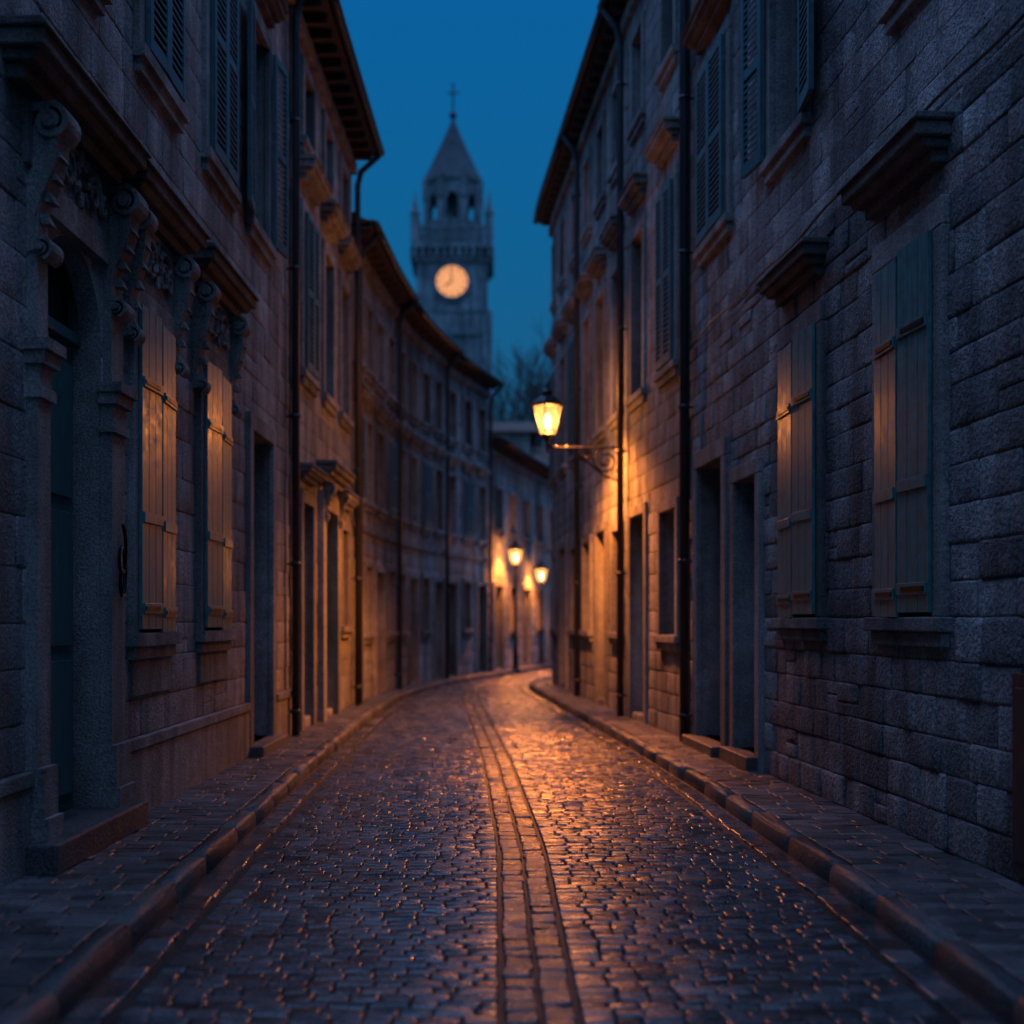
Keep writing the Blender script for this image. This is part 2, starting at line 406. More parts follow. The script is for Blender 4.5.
        ro=s.mb('roof'); n=max(1,int((s.y1-s.y0)/1.0)); ys=np.linspace(s.y0,s.y1,n+1)
        vs=[]
        for y in ys: vs+=[F.P(y,h+.10,over+.06),F.P(y,h+.10+rise,-s.back*.5),F.P(y,h+.10,-s.back-.2)]
        fs=[]
        for i in range(n):
            for j in range(2): fs.append((i*3+j,(i+1)*3+j,(i+1)*3+j+1,i*3+j+1))
            fs.append((i*3+2,(i+1)*3+2,(i+1)*3,i*3))
        fs.append((0,1,2)); fs.append((n*3+2,n*3+1,n*3)); ro.add(vs,fs)
        r=0
        while r<.6:
            d=over+.08-(over+.06+s.back*.5)*r; v=h+.11+rise*r
            fbox(ro,F,s.y0,s.y1,v,v+.035,d-.3,d,dv=0)
            r+=.09
    def done(s):
        F=s.F; w=MB()
        yb=sorted(set([s.y0,s.y1]+[o[0] for o in s.op]+[o[1] for o in s.op]+list(np.arange(s.y0,s.y1,.8))))
        vb=sorted(set([-.3,s.h]+[o[2] for o in s.op]+[o[3] for o in s.op]))
        for i in range(len(yb)-1):
            for j in range(len(vb)-1):
                cy,cv=(yb[i]+yb[i+1])/2,(vb[j]+vb[j+1])/2
                if any(o[0]<cy<o[1] and o[2]<cv<o[3] for o in s.op): continue
                w.add([F.P(yb[i],vb[j],0),F.P(yb[i+1],vb[j],0),F.P(yb[i+1],vb[j+1],0),F.P(yb[i],vb[j+1],0)],[(0,1,2,3)])
        for y in (s.y0+.003,s.y1-.003):
            w.add([F.P(y,-.3,0),F.P(y,s.h,0),F.P(y,s.h,-s.back),F.P(y,-.3,-s.back)],[(0,1,2,3)])
        ys=np.linspace(s.y0,s.y1,6)
        for i in range(5): w.add([F.P(ys[i],-.3,-s.back),F.P(ys[i+1],-.3,-s.back),F.P(ys[i+1],s.h,-s.back),F.P(ys[i],s.h,-s.back)],[(0,1,2,3)])
        w.obj('wall',M['mortar' if s.wall!='render' else 'render'],s.e)
        names={'reveal':('window_reveals','trim',0),'glass':('window_glass','glass',0),'frame':('window_frames','frame',0),'door':('door','door',.006),
               'trim':('stone_trim','trim',.012),'dtrim':('hood_mouldings','dtrim',.012),'shutter':('shutters','shutter',.003),'shutterd':('upper_shutters','shutterd',0),
               'iron':('ironwork','iron',0),'pipe':('drainpipe','pipe',0),'soffit':('eaves','soffit',0),'roof':('roof','roof',0),'step':('door_steps','kerb',.015),'hatch':('metal_hatch','pipe',.005)}
        for k,mb in s.m.items():
            nm,mt,bv=names[k]; mb.obj(nm,M[mt],s.e,smooth=(k in('pipe',)),bevel=bv)

FL=Fac(XLw,1); FR=Fac(XRw,-1); FL2=Fac(XLw,1,.03)
# ---------------------------------------------------------------- L1
H=House('stone_townhouse',FL,-8,16.25,9.9,'wallL'); F=FL
H.opening(7.63,8.8,.28,4.1,.2,'door')
t=H.mb('trim')
for ya,yb in ((7.42,7.63),(8.8,9.1)):
    fbox(t,F,ya-.03,yb+.03,.10,.42,-.01,.15); fbox(t,F,ya-.015,yb+.015,.42,.72,-.01,.12)
    fbox(t,F,ya,yb,.72,2.92,-.01,.08)
    fbox(t,F,ya-.02,yb+.02,2.92,2.99,-.01,.11); fbox(t,F,ya,yb,2.99,3.12,-.01,.09); fbox(t,F,ya-.03,yb+.03,3.12,3.20,-.01,.13); fbox(t,F,ya-.05,yb+.05,3.20,3.27,-.01,.16)
    yc=(ya+yb)/2
    fbox(t,F,ya+.02,yb-.02,3.27,4.15,-.01,.07)
    console(t,F,yc,4.68,.95,.26,w=.24)
fbox(t,F,7.63,8.8,4.1,4.3,-.01,.06); fbox(t,F,7.36,9.1,4.3,4.68,-.01,.045)
relief(t,F,8.21,4.48,1.0,.36,.045)
for sg,yc in ((1,7.63),(-1,8.8)):
    R=.585; pts=[(yc,4.1)]+[(8.215-sg*R*math.cos(a),3.52+R*math.sin(a)) for a in np.linspace(0,math.pi/2,9)]
    vs=[F.P(y,v,.0) for y,v in pts]+[F.P(y,v,-.15) for y,v in pts]; n=len(pts)
    t.add(vs,[(0,i,i+1) for i in range(1,n-1)]+[(n,n+i,n+i+1) for i in range(1,n-1)]+[(i,i+1,n+i+1,n+i) for i in range(1,n-1)])
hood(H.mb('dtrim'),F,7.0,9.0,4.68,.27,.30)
fbox(H.mb('step'),F,7.3,9.15,.10,.285,-.2,.24)
I=H.mb('iron')
pts=[F.P(8.95+.07*math.sin(a)*(1 if i<14 else .8),2.15+.13*math.cos(a)-.012*i,.11) for i,a in enumerate(np.linspace(0,4*math.pi,28))]
I.tube(pts,.014,6)
LW=((9.55,10.4),(11.6,12.5))
for y0,y1 in LW:
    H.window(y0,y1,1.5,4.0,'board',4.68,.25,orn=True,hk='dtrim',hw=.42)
    fbox(t,F,y0-.1,y1+.1,1.02,1.295,-.01,.035)
H.opening(13.8,14.95,.22,3.7,.3,'door'); H.surround(13.8,14.95,.1,3.7,w=.18,sill=False); fbox(H.mb('step'),F,13.6,15.15,.1,.22,-.3,.2)
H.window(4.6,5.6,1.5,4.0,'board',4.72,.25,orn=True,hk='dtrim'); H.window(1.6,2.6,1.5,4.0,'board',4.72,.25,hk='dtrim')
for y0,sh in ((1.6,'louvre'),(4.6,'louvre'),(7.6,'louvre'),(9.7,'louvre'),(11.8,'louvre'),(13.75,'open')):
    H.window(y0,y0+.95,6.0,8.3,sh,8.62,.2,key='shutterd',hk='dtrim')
prev=-8
for a,b in ((7.38,9.13),(13.6,15.15),(16.25,16.25)):
    fbox(t,F,prev,a,.1,.62,-.01,.05); fbox(t,F,prev,a,.62,.70,-.01,.07); prev=b
H.eave(over=.44); H.blocks(.70,9.6,.30,(.32,.7),.012,.010,gap=.005,split=.08)
H.pipe(16.1,.1,9.9); H.done()
# ---------------------------------------------------------------- L2
H=House('stone_townhouse',FL2,16.26,22.0,9.75,'wallL'); F=FL2
H.opening(16.95,17.75,.25,3.2,.25,'door'); H.surround(16.95,17.75,.1,3.2,sill=False)
H.opening(18.6,19.8,.2,3.25,.3,'door'); H.surround(18.6,19.8,.1,3.25,w=.25,d=.1,sill=False)
hood(H.mb('trim'),F,18.2,20.2,3.65,.3); 
for yy in (18.48,19.93): console(H.mb('trim'),F,yy,3.645,.6,.26,.16)
hood(H.mb('trim'),F,16.7,17.95,3.5,.2,.2)
H.window(20.6,21.4,1.5,3.1,None,3.45,.18)
for y0 in (17.0,18.8,20.5):
    H.window(y0,y0+.85,5.0,7.15,'louvre' if y0<18 else None,7.55,.24,key='shutterd')
    H.window(y0+.05,y0+.8,8.15,9.1,None)
H.eave(over=.42); H.blocks(.1,9.43,.3,(.35,.7),.010,.011); H.pipe(21.9,.1,9.75); H.done()
# ---------------------------------------------------------------- L3 curved row
names=[('stone_terrace_house',22.01,27.2),('stone_terrace_house',27.21,32.0),('stone_terrace_house',32.01,36.0)]
for i,(nm,a,b) in enumerate(names):
    F=Fac(XLw,1,[.0,.02,.0][i]); H=House(nm,F,a,b,8.5-.1*i,'wallF'); 
    n=int(round((b-a)/(1.45 if i==0 else 1.2))); W=(b-a)/n
    for k in range(n):
        c=a+W*(k+.5); hw=.36 if i==0 else .3
        H.window(c-hw,c+hw,6.35,7.55,None,w=.1); H.window(c-hw,c+hw,3.85,5.35,'louvre' if (k+i)%3==0 else None,5.6,.14,w=.1,key='shutterd',hw=.12)
        if (k+i)%2==0:
            H.opening(c-hw-.08,c+hw+.08,.15,2.55,.25,'door'); H.surround(c-hw-.08,c+hw+.08,.1,2.55,w=.12,sill=False)
        else: H.window(c-hw,c+hw,1.35,2.6,None,w=.1)
    fbox(H.mb('trim'),F,a,b,3.25,3.37,-.01,.05)
    H.eave(over=.36,raf=.5); H.blocks(.1,3.25,.3,(.35,.7),.010,.01); H.blocks(3.37,H.h-.32,.3,(.35,.7),.007,.01); H.pipe(b-.12,.1,H.h,r=.05); 
    if i==0: H.pipe(a+.35,.1,H.h,r=.05)
    H.done()
# ---------------------------------------------------------------- L4 low
F=FL; H=House('low_stone_house',F,36.01,52,6.7,'wallF')
for c in np.arange(37.3,51,2.0):
    H.window(c-.4,c+.4,4.3,5.5,None,w=.1)
    if int(c)%4<2: H.opening(c-.5,c+.5,.15,2.6,.25,'door'); H.surround(c-.5,c+.5,.1,2.6,w=.14,sill=False)
    else: H.window(c-.4,c+.4,1.3,2.6,None,w=.1)
H.eave(over=.4,rise=2.2); H.blocks(.1,6.38,.3,(.35,.7),.01,.01); H.done()
# ---------------------------------------------------------------- R1
F=FR; H=House('stone_townhouse',F,-8,15.55,11.1,'wallR')
H.window(8.22,9.08,1.62,4.15,'board',4.55,.26,hk='dtrim',w=.19,hw=.22)
H.window(10.6,11.5,1.62,4.1,'board',4.5,.22,hk='dtrim',w=.18,hw=.16)
H.window(3.6,4.7,1.62,4.2,'board',4.62,.3,hk='dtrim',w=.18)
H.window(.6,1.7,1.62,4.2,'board',4.62,.3,hk='dtrim',w=.18)
H.opening(12.42,13.25,.25,3.05,.25,'door'); H.surround(12.42,13.25,.1,3.05,w=.16,d=.07,sill=False)
H.opening(13.75,14.95,.22,3.4,.28,'door'); H.surround(13.75,14.95,.1,3.4,w=.2,d=.08,sill=False)
fbox(H.mb('step'),F,12.3,13.4,.1,.25,-.25,.18); fbox(H.mb('step'),F,13.6,15.1,.1,.22,-.28,.22)
hp=H.mb('hatch'); fbox(hp,F,6.15,7.1,.16,1.30,-.02,.05); fbox(hp,F,6.22,6.60,.24,1.22,.05,.062); fbox(hp,F,6.65,7.04,.24,1.22,.05,.062)
for y0,sh in ((2.0,'louvre'),(5.0,'louvre'),(7.7,'louvre'),(11.0,'open'),(13.65,'louvre')):
    H.window(y0,y0+(.95 if sh=='open' else 1.15),6.0,8.0,sh,8.35,.22,key='shutterd',hk='dtrim')
    H.window(y0+.1,y0+.95,9.1,10.5,None)
H.eave(over=.5); H.blocks(.1,4.95,.25,(.24,.58),.017,.016,gap=.006,hj=.6,jit=.2,tilt=.016,split=.05); H.blocks(4.95,10.78,.27,(.28,.6),.009,.011,gap=.005,jit=.2,split=.05)
H.pipe(15.4,.1,11.1,r=.06)
cb=H.mb('pipe'); n=90; cy=np.linspace(-2,15.3,n)
cb.tube([F.P(y,4.97+.02*math.cos(y*3.1)-.01*math.sin(y*1.7),.06) for y in cy],.013,6)
H.done()
# ---------------------------------------------------------------- R2..R4
def midR(nm,a,b,h,off,pitch,wall,shutk,pipe=True):
    F=Fac(XRw,-1,off); H=House(nm,F,a,b,h,wall); n=int(round((b-a)/pitch)); W=(b-a)/n
    for k in range(n):
        c=a+W*(k+.5)
        H.window(c-.4,c+.4,4.95,7.3,shutk if k%2==0 else None,7.75,.22,key='shutterd',hw=.14,hk='trim')
        H.window(c-.36,c+.36,9.0,10.3 if h>10.9 else 10.0,None,w=.12)
        if k%2==1: H.opening(c-.5,c+.5,.2,3.15,.25,'door'); H.surround(c-.5,c+.5,.1,3.15,w=.15,sill=False)
        else: H.window(c-.45,c+.45,1.4,3.05,None,w=.14)
    H.eave(over=.30); H.blocks(.1,h-.32,.28,(.3,.6),.014,.014,gap=.008)
    if pipe: H.pipe(b-.12,.1,h,r=.055)
    H.done()
midR('stone_townhouse',15.56,19.55,11.1,.03,2.0,'wallL','louvre')
midR('stone_townhouse',19.56,24.6,11.1,.0,1.7,'wallL',None)
midR('stone_townhouse',24.61,30.0,11.1,.0,1.8,'wallL','louvre',False)

# ---------------------------------------------------------------- ground / street
g=MB(); g.add([(-400,-60,-.14),(400,-60,-.14),(400,900,-.14),(-400,900,-.14)],[(0,1,2,3)]); g.obj('ground',M['ground'])
def sheet(name,fa,fb,y0,y1,z,mat,step=.5):
    m=MB(); ys=np.arange(y0,y1+.01,step); vs=[]
    for y in ys: vs+=[(fa(y),y,z),(fb(y),y,z)]
    m.add(vs,[(2*i,2*i+1,2*i+3,2*i+2) for i in range(len(ys)-1)]); return m
road=empty('cobblestone_road',(0,12,0))
sheet('r',lambda y:XLc(y)-.02,lambda y:min(XRc(y)+.02,16),-12,50,0,None).obj('joint_bed',M['joint'],road)
L=[];y=-1.0
while y<40:
    rd=random.uniform(.092,.108) if y<22 else .14
    xl=float(XLc(y))+.24; xr=min(float(XRc(y))-.24,xl+7); xc=float(XC(y))
    for (p,q) in ((xl,xc-.165),(xc+.165,xr)):
        x=p
        while x<q-.03:
            w=random.uniform(.10,.18) if y<22 else random.uniform(.14,.24)
            if q-(x+w)<.06: w=q-x
            wob=.006*math.sin(x*2.3+y*.7)
            L.append((x+.003,x+w-.004,y+wob+.003,y+wob+rd-.005,random.uniform(.015,.022),.008)); x+=w
    y+=rd
stones('cobbles',L,lambda a,b,h: np.stack([a,b,h],-1),M['cobble'],road,dome=.10,tilt=.03,corner=.13,jit=.14,smooth=False)
def column(xf,offs,y0,y1,ln,hh,w):
    L=[]
    for o in offs:
        y=y0
        while y<y1:
            l=random.uniform(*ln); j=random.uniform(-.007,.007); L.append((o+.005+j,o+w-.005+j,y+.004,y+l-.004,hh*random.uniform(.75,1.2),.009)); y+=l
    return L
stones('gutter_strip',column(XC,(-.148,0.006),-1,38,(.11,.22),.016,.142),lambda a,b,h: np.stack([a+XC(b),b,h],-1),M['strip'],road,dome=.08,tilt=.035,corner=.16,smooth=False)
for xf,o in ((XLc,.03),(XRc,-.20)):
    stones('edge_course',column(xf,(o,),-1,36 if o>0 else 32,(.18,.3),.018,.16),lambda a,b,h,xf=xf: np.stack([a+xf(b),b,h],-1),M['cobble'],road,dome=.08,tilt=.03,corner=.16,smooth=False)
for nm,xw,xc,sg,y1 in (('pavement',XLw,XLc,-1,44),('pavement',XRw,XRc,1,30)):
    pv=empty(nm,(float(xc(10)),10,0))
    kb=[];y=-3
    yk=y1 if sg<0 else 34
    while y<yk:
        l=random.uniform(.7,1.1); kb.append((0,.14,y+.002,y+l-.002,.13*random.uniform(.985,1.015),.016)); y+=l
    stones('kerb',kb,lambda a,b,h,xc=xc,sg=sg: np.stack([xc(b)+sg*a,b,h-.01],-1),M['kerb'],pv,dome=.02,tilt=.006,corner=.05)
    sheet('s',lambda y:xc(y)+sg*.1,lambda y:xw(y)-0*.1+sg*.1 if (sg<0 or y<=30) else max(14,xc(y)+1),-12,y1+(4 if sg<0 else 4),.088,None).obj('paving_bed',M['joint'],pv)
    L=[];y=-1.5
    while y<y1-.3:
        rd=random.uniform(.12,.155)
        wd=abs(float(xw(y)-xc(y)))-.15
        x=0
        while x<wd-.02:
            w=random.uniform(.17,.32)
            if wd-(x+w)<.12: w=wd-x
            L.append((x/wd+.006,(x+w)/wd-.005,y+.003,y+rd-.004,random.uniform(.016,.022),.008)); x+=w
        y+=rd
    def mp(a,b,h,xw=xw,xc=xc,sg=sg):
        x0=xc(b)+sg*.15; return np.stack([x0+(xw(b)-x0)*a,b,h+.088],-1)
    stones('paving_stones',L,mp,M['paver'],pv,dome=.05,tilt=.02,corner=.12,smooth=False)

# ---------------------------------------------------------------- lamps
def lantern(par,cx,cy,cz,s=1,power=100,down=0):
    ir=MB(); gl=MB(); bl=MB(); n=6
    def ring(r,z): return [(cx+r*math.cos(2*math.pi*k/n+.3),cy+r*math.sin(2*math.pi*k/n+.3),cz+z) for k in range(n)]
    b=ring(.115*s,.06*s); t=ring(.235*s,.50*s)
    for k in range(n):
        k2=(k+1)%n; gl.add([b[k],b[k2],t[k2],t[k]],[(0,1,2,3)])
        ir.tube([b[k],t[k]],.011*s,6); ir.tube([b[k],b[k2]],.013*s,6); ir.tube([t[k],t[k2]],.017*s,6)
    ir.lathe((cx,cy,cz),[(.02*s,-.10*s),(.035*s,-.06*s),(.05*s,-.02*s),(.07*s,.03*s),(.085*s,.055*s)],12)
    ir.lathe((cx,cy,cz),[(.265*s,.505*s),(.255*s,.53*s),(.17*s,.61*s),(.09*s,.655*s),(.085*s,.70*s),(.10*s,.71*s),(.04*s,.76*s),(.02*s,.78*s),(.032*s,.805*s),(.018*s,.83*s),(.004*s,.88*s)],6,rot=.3)
    bl.lathe((cx,cy,cz),[(.012*s,.14*s),(.045*s,.18*s),(.055*s,.25*s),(.045*s,.33*s),(.012*s,.38*s)],10)
    ir.obj('lantern_frame',M['iron'],par); gl.obj('lantern_glass',M['lampglass'],par); bl.obj('mantle',M['bulb'],par,smooth=True)
    ld=bpy.data.lights.new('lamp_light','POINT'); ld.energy=power; ld.color=(1,.29,.05); ld.shadow_soft_size=.09
    lo=bpy.data.objects.new('lamp_light',ld); lo.location=(cx,cy,cz+.26*s); S.collection.objects.link(lo)
    lo.parent=par; lo.matrix_parent_inverse=Matrix.Translation(-Vector(par.location))
    if down:
        # added spot, strengthens the lantern's warm light below; no reflector is built
        ld=bpy.data.lights.new('downward_fill_spot','SPOT'); ld.energy=down; ld.color=(1,.25,.035); ld.shadow_soft_size=.09; ld.spot_size=math.radians(146); ld.spot_blend=.6
        lo=bpy.data.objects.new('downward_fill_spot',ld); lo.location=(cx,cy,cz+.42*s); S.collection.objects.link(lo)
        lo.parent=par; lo.matrix_parent_inverse=Matrix.Translation(-Vector(par.location))
yl=20.0; xw=float(XRw(yl)); lx=.92; lz=4.50
lp=empty('street_lamp',(xw,yl,lz))
ir=MB()
ir.tube([(xw,yl,lz-.14),(lx+.1,yl,lz-.14),(lx,yl,lz-.12),(lx,yl,lz-.06)],.02,8)
def sp(cx,cz,r0,r1,a0,tn,n=34): return [(cx+(r0+(r1-r0)*i/n)*math.cos(a0+tn*2*math.pi*i/n),yl,cz+(r0+(r1-r0)*i/n)*math.sin(a0+tn*2*math.pi*i/n)) for i in range(n+1)]
ir.tube(sp(xw-.27,lz-.36,.21,.03,math.pi/2,1.9),.017,6)
ir.tube(sp(xw-.62,lz-.27,.12,.02,math.pi/2,-1.7),.014,6)
ir.tube([(xw-.02,yl,lz-.72),(xw-.12,yl,lz-.66),(xw-.30,yl,lz-.60),(xw-.48,yl,lz-.44),(xw-.66,yl,lz-.30),(xw-.9,yl,lz-.17)],.017,6)
ir.tube(sp(xw-.12,lz-.56,.08,.02,0,1.4),.010,6)
ir.box(xw-.03,xw+.01,yl-.05,yl+.05,lz-.8,lz-.02)
for q in (.16,.9,1.06): ir.lathe((xw-q,yl,lz-.14),[(.01,-.035),(.032,-.012),(.032,.012),(.01,.035)],8)
ir.tube([(lx,yl,lz-.13),(lx,yl,lz-.2),(lx,yl,lz-.24)],[.03,.02,.004],8)
ir.obj('bracket',M['iron'],lp); lantern(lp,lx,yl,lz,1.05,950,5600)
for (px,py,h,pw,dn) in ((.76,37.3,3.2,600,2400),(1.70,41.6,2.8,400,1600)):
    e=empty('street_lamp',(px,py,0)); p=MB()
    p.lathe((px,py,0.0),[(.14,0),(.14,.12),(.09,.2),(.075,.7),(.055,.8),(.045,h-.5),(.06,h-.42),(.03,h-.2),(.03,h-.1)],10)
    p.obj('lamp_post',M['iron'],e); lantern(e,px,py,h,1.0,pw,dn)

# ---------------------------------------------------------------- tower
TX,TY=-3.55,120.0
tw=empty('clock_tower',(TX,TY,0)); a=MB(); W=3.3
a.box(TX-W,TX+W,TY-W,TY+W,-.3,35.4)
for z0,z1,p in ((28.2,28.7,.18),(30.4,30.65,.10),(35.0,35.4,.25)): a.box(TX-W-p,TX+W+p,TY-W-p,TY+W+p,z0,z1)
for sx in (-1,1):
    for sy in (-1,1):
        a.box(TX+sx*W-.45,TX+sx*W+.45,TY+sy*W-.45,TY+sy*W+.45,0,30.4)
for k in range(11):
    o=-W-.1+ (2*W+.2)*k/10
    for sy in (-1,1):
        a.box(TX+o-.14,TX+o+.14,TY+sy*(W+.3)-.32,TY+sy*(W+.3)+.32,35.4,36.3)
        a.box(TX+sy*(W+.3)-.32,TX+sy*(W+.3)+.32,TY+o-.14,TY+o+.14,35.4,36.3)
a.box(TX-W,TX+W,TY-W,TY+W,35.4,36.3); a.box(TX-3.8,TX+3.8,TY-3.8,TY+3.8,36.3,36.75)
for k in range(22):
    o=-3.6+7.2*k/21
    for sy in (-1,1):
        a.box(TX+o-.09,TX+o+.09,TY+sy*3.6-.09,TY+sy*3.6+.09,36.75,38.0); a.box(TX+sy*3.6-.09,TX+sy*3.6+.09,TY+o-.09,TY+o+.09,36.75,38.0)
for sy in (-1,1):
    a.box(TX-3.75,TX+3.75,TY+sy*3.6-.15,TY+sy*3.6+.15,38.0,38.3); a.box(TX+sy*3.6-.15,TX+sy*3.6+.15,TY-3.45,TY+3.45,38.0,38.297)
    for sx in (-1,1):
        a.box(TX+sx*3.45-.38,TX+sx*3.45+.38,TY+sy*3.45-.38,TY+sy*3.45+.38,36.75,39.4)
        a.lathe((TX+sx*3.45,TY+sy*3.45,39.4),[(.5,0),(.5,.15),(.3,.5),(.15,1.3),(.03,2.2)],8)
R=2.65
for k in range(8):
    an=math.pi/8+k*math.pi/4; x,y=TX+R*math.cos(an),TY+R*math.sin(an)
    a.lathe((x,y,36.7),[(.42,0),(.42,1.9),(.34,2.0),(.34,4.6),(.45,4.8),(.45,6.4)],8)
    an2=an+math.pi/4; x2,y2=TX+R*math.cos(an2),TY+R*math.sin(an2)
    mx,my=(x+x2)/2,(y+y2)/2; tx,ty=(x2-x)/2,(y2-y)/2; nx,ny=math.cos((an+an2)/2)*.2,math.sin((an+an2)/2)*.2
    def q(s,z,d): return (mx+tx*s+nx*d,my+ty*s+ny*d,z)
    def slab(s0,s1,z0,z1): a.hexa([q(s0,z0,-1),q(s1,z0,-1),q(s1,z0,1),q(s0,z0,1),q(s0,z1,-1),q(s1,z1,-1),q(s1,z1,1),q(s0,z1,1)])
    slab(-1,1,36.7,39.4); slab(-1,1,41.9,43.1)
    for sg in (-1,1):
        pts=[(sg*1,41.9)]+[(sg*.55*math.cos(t),41.0+.85*math.sin(t)) for t in np.linspace(math.pi/2,0,8)]+[(sg*.55,39.4),(sg*1,39.4)]
        n=len(pts); vs=[q(s_,z_,-1) for s_,z_ in pts]+[q(s_,z_,1) for s_,z_ in pts]
        a.add(vs,[tuple(range(n)),tuple(range(2*n-1,n-1,-1))]+[(i,(i+1)%n,n+(i+1)%n,n+i) for i in range(n)])
a.lathe((TX,TY,0),[(.9,36.7),(.9,40.2),(.5,41.2),(.3,42.5)],12)
a.lathe((TX,TY,0),[(2.95,43.0),(3.1,43.2),(3.1,43.45),(2.9,43.5)],8,rot=math.pi/8)
def ringY(mb,r0,r1,z,y0,y1,n=40):
    vs=[]
    for k in range(n):
        t=2*math.pi*k/n
        for r,yy in ((r0,y0),(r1,y0),(r1,y1),(r0,y1)): vs.append((TX+r*math.cos(t),yy,z+r*math.sin(t)))
    mb.add(vs,[(k*4+j,k*4+(j+1)%4,((k+1)%n)*4+(j+1)%4,((k+1)%n)*4+j) for k in range(n) for j in range(4)])
ringY(a,1.48,1.8,33.2,TY-W-.22,TY-W+.02)
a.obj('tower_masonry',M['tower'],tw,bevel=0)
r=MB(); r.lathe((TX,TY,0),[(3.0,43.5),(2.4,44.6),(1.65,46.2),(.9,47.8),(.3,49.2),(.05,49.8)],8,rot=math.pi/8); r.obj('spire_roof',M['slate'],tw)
c=MB(); c.tube([(TX,TY,49.5),(TX,TY,53.2)],.09,6); c.tube([(TX-.6,TY,52.2),(TX+.6,TY,52.2)],.08,6); c.lathe((TX,TY,49.6),[(.05,0),(.32,.25),(.36,.45),(.25,.7),(.05,.85)],10); c.obj('finial_cross',M['iron'],tw)
d=MB(); n=40; d.add([(TX,TY-W-.06,33.2)]+[(TX+1.48*math.cos(2*math.pi*k/n),TY-W-.06,33.2+1.48*math.sin(2*math.pi*k/n)) for k in range(n)],[(0,1+k,1+(k+1)%n) for k in range(n)]); d.obj('clock_dial',M['clock'],tw)
h=MB(); yy=TY-W-.1
for k in range(12):
    t=2*math.pi*k/12; h.tube([(TX+1.1*math.cos(t),yy,33.2+1.1*math.sin(t)),(TX+1.38*math.cos(t),yy,33.2+1.38*math.sin(t))],.07,4)
for t,l,w in ((math.radians(95),1.2,.08),(math.radians(215),.8,.10)): h.tube([(TX,yy-.05,33.2),(TX+l*math.cos(t),yy-.05,33.2+l*math.sin(t))],w,4)
h.obj('clock_hands',M['iron'],tw)
sl=MB()
for z in (25.5,): sl.box(TX-.35,TX+.35,TY-W-.05,TY-W+.05,z,z+1.8)
sl.obj('slit_window',M['glass'],tw)

# ---------------------------------------------------------------- background houses
def simple_house(nm,x0,x1,y0,y1,h,rise,ridge_x=True):
    e=empty(nm,((x0+x1)/2,y0,0)); w=MB(); w.box(x0,x1,y0,y1,-.3,h); w.obj('walls',M['render'],e)
    r=MB(); o=.4
    if ridge_x:
        ym=(y0+y1)/2; r.add([(x0-o,y0-o,h),(x1+o,y0-o,h),(x1+o,y1+o,h),(x0-o,y1+o,h),(x0-o,ym,h+rise),(x1+o,ym,h+rise)],[(0,1,5,4),(2,3,4,5),(0,4,3),(1,2,5),(0,3,2,1)])
    else:
        xm=(x0+x1)/2; r.add([(x0-o,y0-o,h),(x1+o,y0-o,h),(x1+o,y1+o,h),(x0-o,y1+o,h),(xm,y0-o,h+rise),(xm,y1+o,h+rise)],[(0,4,5,3),(1,2,5,4),(0,1,4),(2,3,5),(0,3,2,1)])
    r.obj('roof',M['roof'],e)
    c=MB(); cx=x0+(x1-x0)*.7; c.box(cx-.35,cx+.35,y0+1,y0+1.8,h,h+rise+1); c.box(cx-.45,cx+.45,y0+.9,y0+1.9,h+rise+1,h+rise+1.15); c.obj('chimney',M['mortar'],e)
    g=MB(); f=MB(); n=max(2,int((x1-x0)/2.2)); 
    for k in range(n):
        xx=x0+(x1-x0)*(k+.5)/n
        for z in np.arange(1.4,h-2,3.0):
            g.box(xx-.45,xx+.45,y0-.02,y0+.1,z,z+1.5)
            f.box(xx-.58,xx-.45,y0-.06,y0+.02,z-.1,z+1.6); f.box(xx+.45,xx+.58,y0-.06,y0+.02,z-.1,z+1.6); f.box(xx-.58,xx+.58,y0-.08,y0+.02,z-.22,z-.1); f.box(xx-.58,xx+.58,y0-.07,y0+.02,z+1.6,z+1.75)
    g.obj('window_glass',M['glass'],e); f.obj('window_frames',M['trim'],e)
simple_house('background_house',-7,1.9,60,70,10.6,1.3)
simple_house('background_house',2.2,14,56,68,8.2,2.0)
simple_house('background_house',7,22,44,54,8.0,2.2)
simple_house('background_house',-22,-8,62,76,11,3)

# ---------------------------------------------------------------- bare tree
te=empty('bare_tree',(2.3,74,0)); tb=MB(); rr=random.Random(3)
def branch(p,d,l,r,dep):
    pts=[p]; q=p; dd=d.copy()
    for i in range(4):
        dd=(dd+Vector((rr.uniform(-.16,.16),rr.uniform(-.16,.16),rr.uniform(-.02,.12)))).normalized(); q=q+dd*l/4; pts.append(q)
    tb.tube(pts,[r*(1-.1*i) for i in range(5)],5 if dep<3 else 3,cap=False)
    if dep>=7: return
    for k in range(rr.choice((2,3,3))):
        a=Vector((rr.uniform(-1,1),rr.uniform(-1,1),rr.uniform(-.1,.7))).normalized()
        nd=(dd*.9+a*.75).normalized(); st=pts[rr.choice((2,3,4))] if k else pts[4]
        branch(st,nd,l*rr.uniform(.68,.85),r*.64,dep+1)
branch(Vector((2.3,74,-.2)),Vector((0,0,1)),6.0,.46,0)
tb.obj('trunk_and_branches',M['bark'],te)

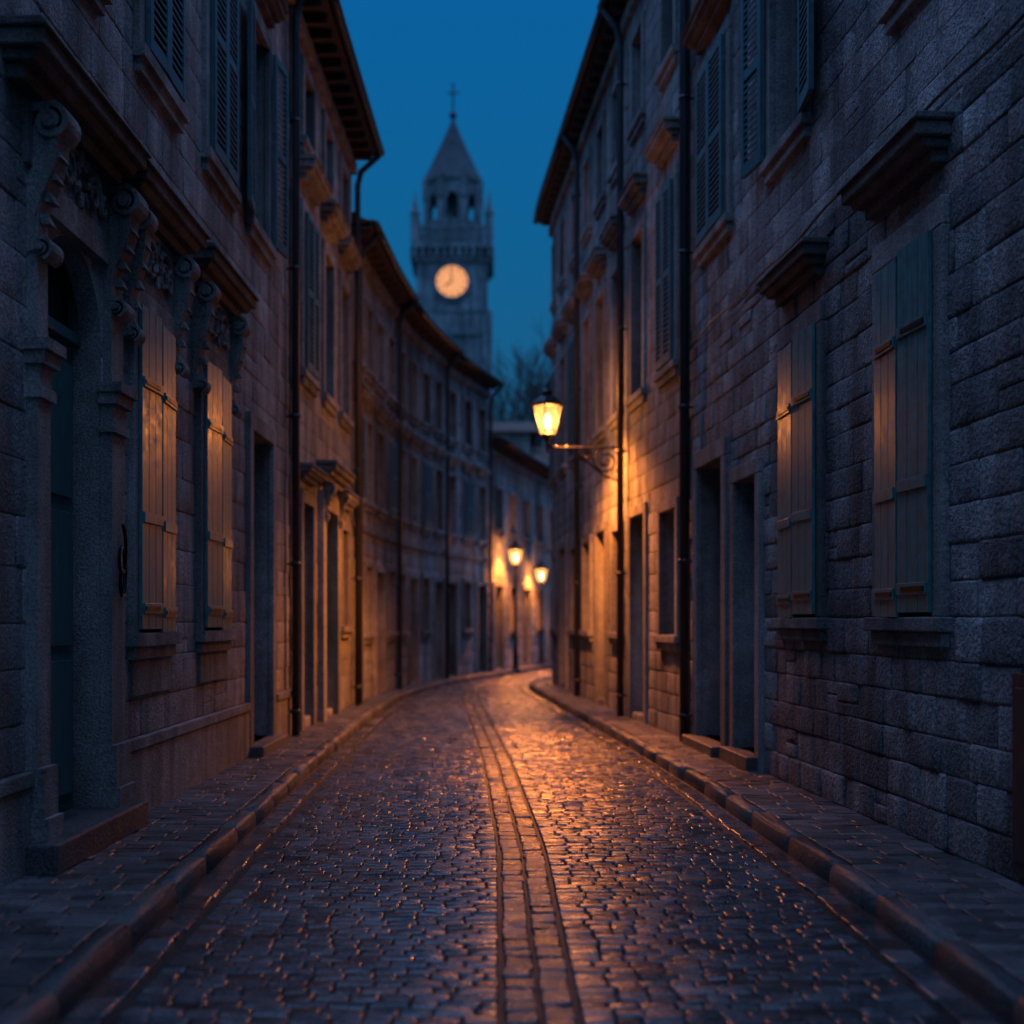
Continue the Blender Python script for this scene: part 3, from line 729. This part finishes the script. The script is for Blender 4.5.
# ---------------------------------------------------------------- world
w=bpy.data.worlds.new('World'); S.world=w; w.use_nodes=True; nt=w.node_tree; nt.nodes.clear(); Lk=nt.links.new
out=N(nt,'ShaderNodeOutputWorld'); bg=N(nt,'ShaderNodeBackground'); Lk(bg.outputs[0],out.inputs[0])
tc=N(nt,'ShaderNodeTexCoord'); sx=N(nt,'ShaderNodeSeparateXYZ'); Lk(tc.outputs['Generated'],sx.inputs[0])
rp=N(nt,'ShaderNodeValToRGB'); Lk(sx.outputs['Z'],rp.inputs[0]); cr=rp.color_ramp
cr.elements[0].position=0; cr.elements[0].color=(.022,.095,.19,1)
cr.elements[1].position=1; cr.elements[1].color=(.52,.86,1.72,1)
for p,c in ((.12,(.012,.105,.22,1)),(.3,(.004,.115,.29,1)),(.46,(.002,.115,.34,1)),(.7,(.27,.50,1.08,1))):
    e=cr.elements.new(p); e.color=c
sk=N(nt,'ShaderNodeTexSky'); sk.sky_type='NISHITA'; sk.sun_disc=False; sk.sun_elevation=math.radians(-4); sk.sun_rotation=math.radians(200)
ad=N(nt,'ShaderNodeMix',data_type='RGBA',blend_type='ADD'); ad.inputs[0].default_value=.05
Lk(rp.outputs[0],ad.inputs[6]); Lk(sk.outputs[0],ad.inputs[7])
af=mr(nt,sx.outputs['Y'],0,-1,0,1); afc=N(nt,'ShaderNodeMix',data_type='RGBA'); afc.inputs[6].default_value=(0,0,0,1); afc.inputs[7].default_value=(.08,.14,.25,1); Lk(af,afc.inputs[0])
ad2=N(nt,'ShaderNodeMix',data_type='RGBA',blend_type='ADD'); ad2.inputs[0].default_value=1; Lk(ad.outputs[2],ad2.inputs[6]); Lk(afc.outputs[2],ad2.inputs[7])
Lk(ad2.outputs[2],bg.inputs[0]); bg.inputs[1].default_value=1.0
sd=bpy.data.lights.new('dusk_glow_fill','SUN'); sd.energy=.03; sd.angle=math.radians(40); sd.color=(.7,.82,1); so=bpy.data.objects.new('dusk_glow_fill',sd); so.rotation_euler=(math.radians(35),0,math.radians(10)); S.collection.objects.link(so)  # dim wide fill lamp added for dusk glow; the sun is already down

# ---------------------------------------------------------------- camera
cd=bpy.data.cameras.new('camera'); cam=bpy.data.objects.new('camera',cd); S.collection.objects.link(cam); S.camera=cam
cam.location=(0,0,1.6); cam.rotation_euler=(math.radians(90),0,0); cd.sensor_width=36; cd.lens=1250/1024*36
cd.shift_x=22/1024; cd.shift_y=108/1024; cd.clip_end=2000
cd.dof.use_dof=True; cd.dof.focus_distance=9.0; cd.dof.aperture_fstop=.9
